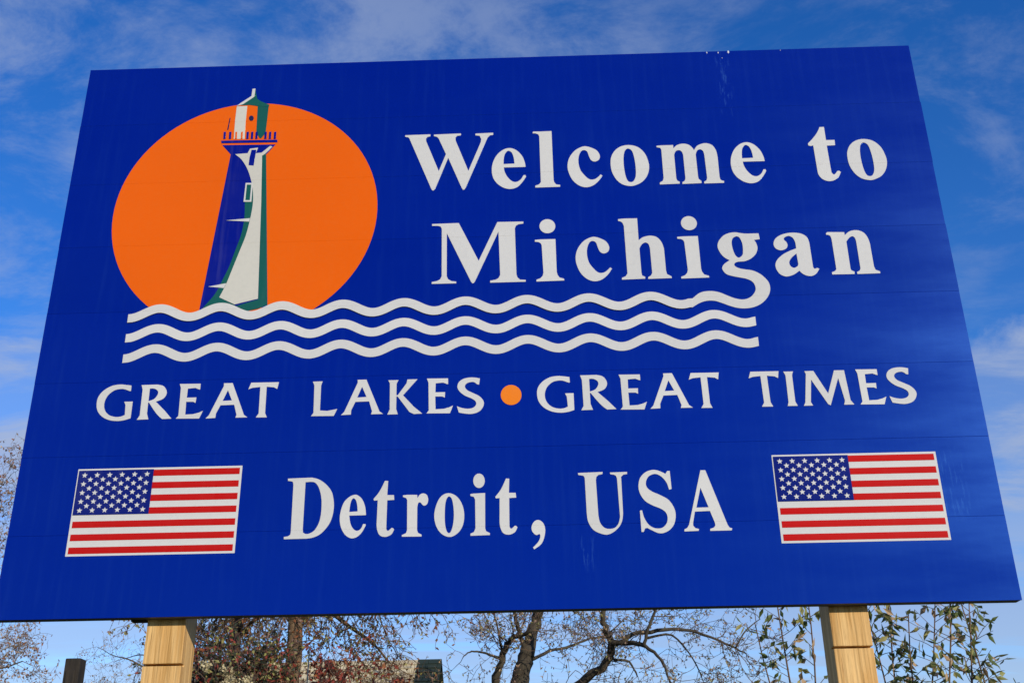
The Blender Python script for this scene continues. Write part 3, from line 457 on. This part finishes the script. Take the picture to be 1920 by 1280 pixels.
# ---------------------------------------------------------------- plants and trees
def rvec(rnd):
    while True:
        v = Vector((rnd.uniform(-1, 1), rnd.uniform(-1, 1), rnd.uniform(-1, 1)))
        if 0.1 < v.length < 1: return v.normalized()
def bend_path(rnd, p, d, L, n, wob, lift=0.0):
    pts = [p.copy()]; d = d.normalized()
    for k in range(n):
        d = (d + rvec(rnd) * wob + Vector((0, 0, lift))).normalized(); pts.append(pts[-1] + d * L / n)
    return pts
def along(pts, t):
    k = min(int(t * (len(pts) - 1)), len(pts) - 2); u = t * (len(pts) - 1) - k
    return pts[k].lerp(pts[k + 1], u), (pts[k + 1] - pts[k]).normalized()
def twigs(rnd, mb, tips, path, r, level, dens, L, leafmb=None, leafp=0.0, leafL=0.06, leafmats=3, lift=0.03, spread=0.9, wob=0.28, nl=4):
    """side twigs along a limb, forking level by level; leaves at the fine ends"""
    length = sum((path[i + 1] - path[i]).length for i in range(len(path) - 1)); n = max(2, int(dens * length))
    for i in range(n):
        t = rnd.uniform(0.12, 1.0) if i else 1.0
        p, d = along(path, t * 0.999)
        side = rvec(rnd); side = (side - d * side.dot(d)).normalized()
        nd = (d * rnd.uniform(0.3, 0.9) + side * spread).normalized(); l = L * rnd.uniform(0.5, 1.2)
        rr = max(r * rnd.uniform(0.35, 0.6), 0.0050); q = bend_path(rnd, p, nd, l, 4, wob, lift); mb.tube(q, rr, max(rr * 0.4, 0.0036), 3 if level < 2 else 4, cap=False)
        if level > 0: twigs(rnd, mb, tips, q, rr, level - 1, dens * 1.5, L * 0.55, leafmb, leafp, leafL, leafmats, lift, spread, wob, nl)
        elif leafmb is not None:
            for s in range(nl):
                if rnd.random() < leafp:
                    lp, ld = along(q, rnd.uniform(0.2, 0.999)); leafmb.leafquad(lp, (rvec(rnd) + Vector((0, 0, -0.5))), rvec(rnd), leafL * rnd.uniform(0.6, 1.3), leafL * 0.55, rnd.randrange(leafmats), 0.1)
def smooth_path(pts, sub=4):
    pts = [Vector(p) for p in pts]; out = []
    for i in range(len(pts) - 1):
        p0 = pts[max(i - 1, 0)]; p1 = pts[i]; p2 = pts[i + 1]; p3 = pts[min(i + 2, len(pts) - 1)]
        for k in range(sub):
            t = k / sub; out.append(0.5 * ((2 * p1) + (p2 - p0) * t + (2 * p0 - 5 * p1 + 4 * p2 - p3) * t * t + (3 * p1 - p0 - 3 * p2 + p3) * t ** 3))
    out.append(pts[-1]); return out

OAK={
'trunk':([(-0.37, 20.0, 3.23), (-0.37, 20.0, 4.16), (-0.36, 20.0, 4.69), (-0.26, 20.0, 5.12), (-0.17, 20.05, 5.4)],0.24,0.17),
'stemA':([(-0.19, 20.0, 5.25), (-0.07, 20.1, 5.69), (0.08, 20.3, 6.23), (0.16, 20.6, 7.05), (0.06, 21.0, 8.25), (0.28, 21.2, 9.72)],0.14,0.05),
'stemB':([(-0.24, 20.0, 5.36), (-0.34, 19.8, 5.69), (-0.44, 19.6, 6.05), (-0.58, 19.2, 6.75), (-0.46, 18.8, 7.79)],0.055,0.02),
'limbC':([(-0.44, 20.0, 3.64), (-0.68, 19.8, 4.14), (-0.86, 19.6, 4.65), (-0.71, 19.4, 5.04), (-0.64, 19.3, 5.29), (-0.53, 19.2, 5.42), (-0.39, 19.0, 5.48), (-0.04, 18.7, 5.55)],0.1,0.03),
'limbC1':([(-0.7, 19.4, 5.08), (-0.87, 19.2, 5.13), (-1.13, 19.0, 5.18), (-1.33, 18.8, 5.16), (-1.46, 18.7, 5.03)],0.035,0.008),
'limbC2':([(-0.69, 19.35, 5.19), (-0.75, 19.4, 5.52), (-0.8, 19.5, 5.82), (-0.94, 19.7, 6.3)],0.03,0.01),
'limbD':([(-0.11, 20.0, 5.16), (0.28, 20.4, 5.39), (0.76, 20.8, 5.55), (1.12, 21.1, 5.74), (1.55, 21.3, 5.86), (2.0, 21.5, 6.24)],0.038,0.012),
'limbE':([(-0.32, 20.0, 3.43), (0.25, 19.4, 4.08), (0.89, 18.8, 4.54), (1.31, 18.5, 4.77), (1.46, 18.3, 4.98), (1.48, 18.2, 5.17), (1.39, 18.1, 5.42), (1.34, 18.0, 5.76), (1.47, 17.8, 6.61)],0.1,0.04),
'limbE1':([(1.46, 18.2, 5.17), (1.82, 17.9, 5.13), (2.09, 17.6, 5.01), (2.35, 17.3, 4.7), (2.5, 17.1, 4.17)],0.06,0.015),
'limbE2':([(1.7, 18.0, 5.15), (1.88, 18.0, 5.3), (2.26, 18.1, 5.37), (2.8, 18.2, 5.43), (3.32, 18.3, 5.32), (3.84, 18.4, 5.12), (4.15, 18.5, 4.97)],0.05,0.012),
'limbE3':([(2.07, 17.6, 5.02), (2.15, 17.5, 5.3), (2.32, 17.4, 5.68), (2.61, 17.2, 6.45)],0.035,0.015),
'limbE4':([(1.52, 18.3, 4.88), (1.83, 18.4, 4.85), (1.98, 18.5, 4.58)],0.03,0.01),
'limbE5':([(3.94, 18.4, 5.09), (4.2, 18.5, 5.44), (4.51, 18.6, 5.66)],0.02,0.008),
'limbF':([(2.2, 18.1, 5.25), (2.74, 18.7, 5.39), (3.17, 19.0, 4.96), (3.37, 19.2, 4.52)],0.025,0.008),
}
def build_oak():
    rnd = random.Random(21); t = empty('oak_tree', (-0.4, 20.0, 0))
    tag(t, 'bare crooked oak with forked trunk seen under the middle of the blue sign', 'tree')
    tw = MB(); lf = MB()
    for k, (pts, r0, r1) in OAK.items():
        if k == 'trunk': pts = [(-0.42, 20.0, -0.3), (-0.38, 20.0, 1.2)] + pts; r0 = 0.34
        sp = smooth_path(pts, 4)
        sp = [p + rvec(rnd) * min(0.03, r0 * 0.25) if 0 < i < len(sp) - 1 else p for i, p in enumerate(sp)]
        r0 *= 0.85 if k == 'trunk' else 1.05; r1 *= 0.9 if k == 'trunk' else 1.1; b = MB(); b.tube(sp, r0, r1, 9 if r0 > 0.08 else 6, rough=0.10, rnd=rnd)
        b.build('trunk' if k == 'trunk' else 'limb', 'bark_grey', t, smooth=True)
        if k == 'trunk': continue
        twigs(rnd, tw, None, sp, min(0.024, r1 * 1.1 + 0.006), 2, 4.2 if r0 > .05 else 5.6, 0.8, lf, 0.5, 0.066, 3, 0.03, 0.9, 0.3)
    tag(tw.build('twigs', 'twig', t), None, kind='stuff')
    tag(lf.build('leaves', ['leaf_mauve', 'leaf_tan', 'leaf_olive'], t), None, kind='stuff')
build_oak()
def make_tree(name, label, cat, base, trunk_h, trunk_r, crown_h, spread, nlimb, bark, twigm, leafmats, leafp, leafL, seed, dens=1.7, level=2, lean=(0, 0), L=1.0, first=0.35, lift=0.03):
    rnd = random.Random(seed); base = Vector(base); t = empty(name, base); tag(t, label, cat)
    top = base + Vector((lean[0], lean[1], crown_h)); path = [base + Vector((0, 0, -0.3))]
    n = 9
    for k in range(1, n + 1):
        q = k / n; path.append(base.lerp(top, q) + Vector((rnd.uniform(-1, 1), rnd.uniform(-1, 1), 0)) * 0.10 * q * trunk_h ** 0.5)
    b = MB(); b.tube(smooth_path(path, 3), trunk_r * 1.25, trunk_r * 0.18, 9, rough=0.08, rnd=rnd); b.build('trunk', bark, t, smooth=True)
    tw = MB(); lf = MB()
    for i in range(nlimb):
        q = first + (0.98 - first) * (i + rnd.random()) / nlimb; p, d = along(path, q); a = i * 2.4 + rnd.uniform(-0.5, 0.5)
        nd = Vector((math.cos(a), math.sin(a), rnd.uniform(0.15, 0.9))); l = spread * (1.15 - 0.75 * abs(q - 0.55)) * rnd.uniform(0.7, 1.15)
        r = trunk_r * (1.1 - q) * rnd.uniform(0.4, 0.6) + 0.01; lp = bend_path(rnd, p, nd, l, 7, 0.22, lift)
        bl = MB(); bl.tube(lp, r, r * 0.25, 6, rough=0.08, rnd=rnd); bl.build('limb', bark, t, smooth=True)
        twigs(rnd, tw, None, lp, max(r * 0.4, 0.008), level, dens, L, lf, leafp, leafL, len(leafmats), lift)
    tag(tw.build('twigs', twigm, t), None, kind='stuff')
    if lf.f: tag(lf.build('leaves', leafmats, t), None, kind='stuff')
    return t
make_tree('oak_tree', 'oak with thick pale brown trunk and rust leaves beside the left sign post', 'tree', (-4.27, 16.0, 0), 4.5, 0.185, 10.5, 2.2, 34, 'bark_brown', 'twig', ['leaf_mauve', 'leaf_rust', 'leaf_olive'], 0.65, 0.075, 6, L=1.1, first=0.50, lift=-0.13, dens=4.6)
make_tree('maple_tree', 'slim dark reddish tree just right of the left sign post', 'tree', (-5.02, 15.0, 0), 4.0, 0.105, 7.5, 1.5, 13, 'bark_dark', 'twig', ['leaf_dark', 'leaf_mauve', 'leaf_olive'], 0.9, 0.075, 8, L=0.6, first=0.45, lift=-0.04, dens=3.4)
make_tree('bare_tree', 'tall pale bare tree with tan leaf remains at the left picture edge', 'tree', (-18.0, 28.0, 0), 8, 0.22, 11.7, 2.9, 24, 'bark_grey', 'twig_pale', ['leaf_tan', 'leaf_mauve', 'leaf_rust'], 0.6, 0.09, 9, L=1.2, first=0.25, dens=4.4)
make_tree('bare_tree', 'distant thin bare tree left of the left sign post', 'tree', (-15.6, 41.0, 0), 7, 0.18, 9.6, 2.4, 16, 'bark_grey', 'twig_pale', ['leaf_mauve', 'leaf_tan', 'leaf_mauve'], 0.25, 0.09, 12, L=1.1, first=0.4, dens=3.4)

def shrub(name, label, base, width, depth, nstem, hfun, leafmats, leafL, seed, flowers=0.0, bark='bark_dark', dens=8, thin=False, L=0.42):
    rnd = random.Random(seed); base = Vector(base); t = empty(name, base); tag(t, label, 'shrub')
    tw = MB(); lf = MB(); fl = MB()
    for i in range(nstem):
        if thin and i > nstem * 0.62 and i % 2: continue
        x = width * (2 * (i + rnd.random()) / nstem - 1); p = base + Vector((x * 0.9, rnd.uniform(-depth, depth), -0.1)); h = hfun(x) + rnd.uniform(-0.5, 0.0)
        path = bend_path(rnd, p, Vector((x * 0.03, rnd.uniform(-0.06, 0.06), 1)), h + 0.1, 9, 0.06, 0.03)
        b = MB(); b.tube(path, 0.024, 0.006, 5); b.build('stem', bark, t, smooth=True)
        twigs(rnd, tw, None, path[5:] if x < 0.35 * width or not thin else path[8:], 0.010, 1, dens, L, lf, 0.95, leafL, len(leafmats), 0.04, nl=5)
        if rnd.random() < flowers:
            for c in range(rnd.randint(1, 3)):
                c = path[-1] + Vector((rnd.uniform(-.2, .2), -0.12, rnd.uniform(-0.35, 0.02)))
                for s in range(60): fl.leafquad(c + rvec(rnd) * 0.085 * rnd.random() ** 0.4, rvec(rnd), rvec(rnd), 0.04, 0.036, 0, 0.1)
    tag(tw.build('twigs', 'twig', t), None, kind='stuff')
    tag(lf.build('leaves', leafmats, t), None, kind='stuff')
    if fl.f: tag(fl.build('flower_heads', 'leaf_cream', t), 'dried cream flower heads', kind='stuff')
shrub('red_shrub', 'broad red leaved shrub in front of the house roof', (-3.3, 12.6, 0), 1.75, 0.5, 44, lambda x: 4.22 - 0.10 * abs(x) - (0.24 if x > 0.5 else 0), ['leaf_red', 'leaf_rust', 'leaf_red', 'leaf_maroon'], 0.075, 31, thin=True)
shrub('flowering_shrub', 'dark green shrub with dried cream flower heads beside the left sign post', (-3.95, 11.2, 0), 0.62, 0.35, 22, lambda x: 4.18 - 0.35 * abs(x), ['leaf_dark', 'leaf_dark', 'leaf_olive', 'leaf_red'], 0.07, 33, 0.35)

def sapling(label, base, stems, seed, group='young saplings behind the right sign post'):
    """upright whippy stems with long narrow hanging leaves"""
    rnd = random.Random(seed); base = Vector(base); t = empty('sapling', base); tag(t, label, 'sapling')
    if group: t['group'] = group
    lf = MB(); tw = MB()
    for (dx, dy, h, lx, leafy) in stems:
        p = base + Vector((dx * 0.5, dy * 0.5, -0.1)); path = bend_path(rnd, p, Vector((lx + dx * 0.18, dy * 0.15, 1)), h + 0.1, 14, 0.055, 0.01)
        b = MB(); b.tube(path, 0.0125, 0.003, 6); b.build('stem', 'bark_brown', t, smooth=True)
        n = int(44 * leafy)
        for i in range(n):
            q = 0.42 + 0.58 * (i + rnd.random()) / n; c, d = along(path, min(q, 0.999)); a = rnd.uniform(0, 6.28)
            o = Vector((math.cos(a), math.sin(a), 0.55)); l = rnd.uniform(0.08, 0.30) * (1.25 - q * 0.5); tp = bend_path(rnd, c, o, l, 4, 0.2, 0.02); tw.tube(tp, 0.0028, 0.0014, 3, cap=False)
            for s in range(rnd.randint(3, 6)):
                lp, ld = along(tp, rnd.uniform(0.25, 0.999)); dd = (ld * 0.5 + Vector((rnd.uniform(-.6, .6), rnd.uniform(-.6, .6), rnd.uniform(-1.3, 0.25)))); mi = rnd.choices((0, 1, 2), (0.42, 0.38, 0.20))[0]
                lf.leafquad(lp, dd, rvec(rnd), rnd.uniform(0.045, 0.085), rnd.uniform(0.020, 0.032), mi, 0.2)
    tag(tw.build('twigs', 'twig', t), None, kind='stuff'); tag(lf.build('leaves', ['leaf_green', 'leaf_olive', 'leaf_tan'], t), None, kind='stuff')
sapling('leafy sapling just left of the right sign post', (1.70, 2.6, 0), [(0, 0, 3.15, -0.02, 1.0), (-0.12, 0.1, 2.95, 0.0, 0.8), (-0.25, 0.0, 2.8, 0.01, 0.6)], 47)
sapling('dense leafy sapling close to the right of the right sign post', (2.08, 2.5, 0), [(0, 0, 3.1, 0.01, 1.3), (0.1, 0.1, 3.0, 0.0, 1.0)], 42)
sapling('leafy sapling with pale stems second from the right sign post', (2.25, 2.75, 0), [(0, 0, 3.3, -0.005, 1.2), (0.12, -0.1, 2.9, 0.01, 1.1), (-0.08, 0.1, 2.8, 0.0, 0.8)], 43)
sapling('leafy sapling with drooping top third from the right sign post', (2.47, 2.6, 0), [(0, 0, 2.86, 0.015, 1.5)], 44)
sapling('thin sparse sapling at the lower right corner of the sign', (2.78, 2.6, 0), [(0, 0, 3.0, 0.012, 0.75), (0.08, 0.05, 2.6, 0.02, 0.5)], 45)

def build_stalk():
    rnd = random.Random(51); t = empty('dry_stalk', (-1.33, 3.0, 0)); tag(t, 'single straw coloured dry stalk in front of the red shrub', 'stalk')
    path = bend_path(rnd, Vector((-1.30, 3.0, -0.05)), Vector((-0.018, 0, 1)), 2.78, 12, 0.012); b = MB(); b.tube(path, 0.008, 0.0045, 6); b.build('stem', 'dry_stem', t, smooth=True)
    b = MB()
    for s in (-1, 1): b.tube(bend_path(rnd, path[-1], Vector((s * 0.9, 0, 0.5)), 0.10, 4, 0.1), 0.003, 0.0015, 4)
    b.build('fork', 'dry_stem', t)
build_stalk()

# ---------------------------------------------------------------- house beyond the trees
def build_house():
    rnd = random.Random(61); x0, x1, yr = -9.3, -2.95, 24.0; zr, ze, run = 5.80, 3.05, 3.6
    h = empty('house', ((x0 + x1) / 2, yr, 0)); tag(h, 'house with low tan shingle roof behind the red shrub', 'house')
    w = MB(); w.box(x0 + 0.3, x1 - 0.3, yr - run + 0.35, yr + run - 0.35, -0.3, ze + 0.05)
    w.build('wall', 'wall_board', h)
    for x in (x0 + 0.3, x1 - 0.3):    # gable triangles
        w = MB(); b = 0; s = 0.06; w.v += [Vector(p) for p in ((x - s, yr - run + 0.35, ze + 0.052), (x - s, yr + run - 0.35, ze + 0.05), (x - s, yr, zr - 0.25), (x + s, yr - run + 0.35, ze + 0.05), (x + s, yr + run - 0.35, ze + 0.05), (x + s, yr, zr - 0.25))]
        for q in ((0, 2, 1), (3, 4, 5), (0, 1, 4, 3), (1, 2, 5, 4), (2, 0, 3, 5)): w.f.append(tuple(b + i for i in q)); w.mi.append(0)
        w.build('gable', 'wall_board', h)
    for xc in (-8.2, -6.2, -4.2):
        f = MB(); yw = yr - run + 0.35
        for a in ((xc - 0.5, xc - 0.42, 1.0, 2.4), (xc + 0.42, xc + 0.5, 1.0, 2.4), (xc - 0.42, xc + 0.42, 2.32, 2.4), (xc - 0.42, xc + 0.42, 1.0, 1.08), (xc - 0.03, xc + 0.03, 1.08, 2.32)): f.box(a[0], a[1], yw - 0.06, yw - 0.002, a[2], a[3])
        win = f.build('window', 'trim', h); g = MB(); g.box(xc - 0.42, xc + 0.42, yw - 0.02, yw - 0.004, 1.08, 2.32); g.build('pane', 'glass_dark', win)
    deck = MB(); th = 0.06
    prof = [(yr - run, ze), (yr, zr), (yr + run, ze), (yr + run, ze - th), (yr, zr - th), (yr - run, ze - th)]
    deck.quadstrip([[Vector((x, y, z)) for y, z in prof] for x in (x0, x1)], cap=False)
    for k in range(2):
        b = k * 6; deck.f += [(b, b + 1, b + 4, b + 5), (b + 1, b + 2, b + 3, b + 4)]; deck.mi += [0, 0]
    roof = deck.build('roof', 'roof_tan', h)
    rows = 22; sl = Vector((0, run, zr - ze)); up = sl.normalized(); nrm = Vector((0, -(zr - ze), run)).normalized()
    rest = MB()
    for s in (-1, 1):
        for k in range(rows):
            x = x0 - 0.02
            while x < x1:
                wd = rnd.uniform(0.18, 0.32); xe = min(x + wd - 0.008, x1 + 0.02); lift = rnd.uniform(0.010, 0.028); drop = rnd.uniform(-0.02, 0.02)
                single = s < 0 and k >= rows - 9
                cm = MB() if single else rest
                p0 = Vector((0, yr - run, ze)) + sl * (k / rows) - up * (0.05 + drop) + nrm * (lift + 0.014); p1 = Vector((0, yr - run, ze)) + sl * min((k + 1.15) / rows, 1.0) + nrm * 0.008
                b = len(cm.v); q = [p0, p1, p1 - nrm * 0.006, p0 - nrm * 0.014]
                if s > 0: q = [Vector((v.x, 2 * yr - v.y, v.z)) for v in q]
                cm.v += [Vector((xx, v.y, v.z)) for xx in (x, xe) for v in q]; mi = rnd.randrange(2)
                for ff in ((0, 1, 5, 4), (3, 7, 6, 2), (0, 4, 7, 3), (1, 2, 6, 5), (0, 3, 2, 1), (4, 5, 6, 7)): cm.f.append(tuple(b + i for i in ff)); cm.mi.append(0 if single else mi)
                if single: cm.build('shingle', ('roof_tan', 'roof_tan_pale')[mi], roof)
                x += wd
    tag(rest.build('shingles', ['roof_tan', 'roof_tan_pale'], roof), None, kind='stuff')
    # the right end of the roof is covered in dark green shingles
    d = MB(); xa, xb = x1 + 0.022, x1 + 0.60; up2 = 0.012
    prof = [(yr - run - 0.04, ze - 0.02 + up2), (yr, zr + up2), (yr + run + 0.04, ze - 0.02 + up2), (yr + run + 0.04, ze - th), (yr, zr - th), (yr - run - 0.04, ze - th)]
    d.quadstrip([[Vector((x, y, z)) for y, z in prof] for x in (xa, xb)], cap=False)
    for k in range(2):
        b = k * 6; d.f += [(b, b + 1, b + 4, b + 5), (b + 1, b + 2, b + 3, b + 4)]; d.mi += [0, 0]
    end = d.build('roof_end', 'roof_green', h); tag(end, 'dark green right end of the roof')
    for k in range(rows - 9, rows):
        x = xa
        while x < xb - 0.05:
            xe = min(x + rnd.uniform(0.18, 0.3), xb + 0.01); cm = MB(); lift = rnd.uniform(0.02, 0.04)
            p0 = Vector((0, yr - run, ze)) + sl * (k / rows) - up * 0.05 + nrm * (lift + 0.02); p1 = Vector((0, yr - run, ze)) + sl * min((k + 1.15) / rows, 1.0) + nrm * 0.018
            q = [p0, p1, p1 - nrm * 0.006, p0 - nrm * 0.014]; cm.v = [Vector((xx, v.y, v.z)) for xx in (x, xe - 0.008) for v in q]
            cm.f = [(0, 1, 5, 4), (3, 7, 6, 2), (0, 4, 7, 3), (1, 2, 6, 5), (0, 3, 2, 1), (4, 5, 6, 7)]; cm.mi = [0] * 6; cm.build('shingle', 'roof_green', end); x = xe
build_house()

def build_dark_post():
    t = empty('old_post', (-4.12, 6.3, 0)); tag(t, 'dark weathered wooden post at the lower left corner', 'post')
    b = MB(); b.box(-4.19, -4.05, 6.23, 6.37, -0.4, 3.205); me = b.mesh('shaft'); bevel_mesh(me, 0.008, 2); link('shaft', me, t, ['dark_wood'])
    b = MB(); b.box(-4.165, -4.085, 6.215, 6.2295, 2.70, 3.10); me = b.mesh('board'); bevel_mesh(me, 0.004, 1); link('board', me, t, ['dark_wood'])
build_dark_post()
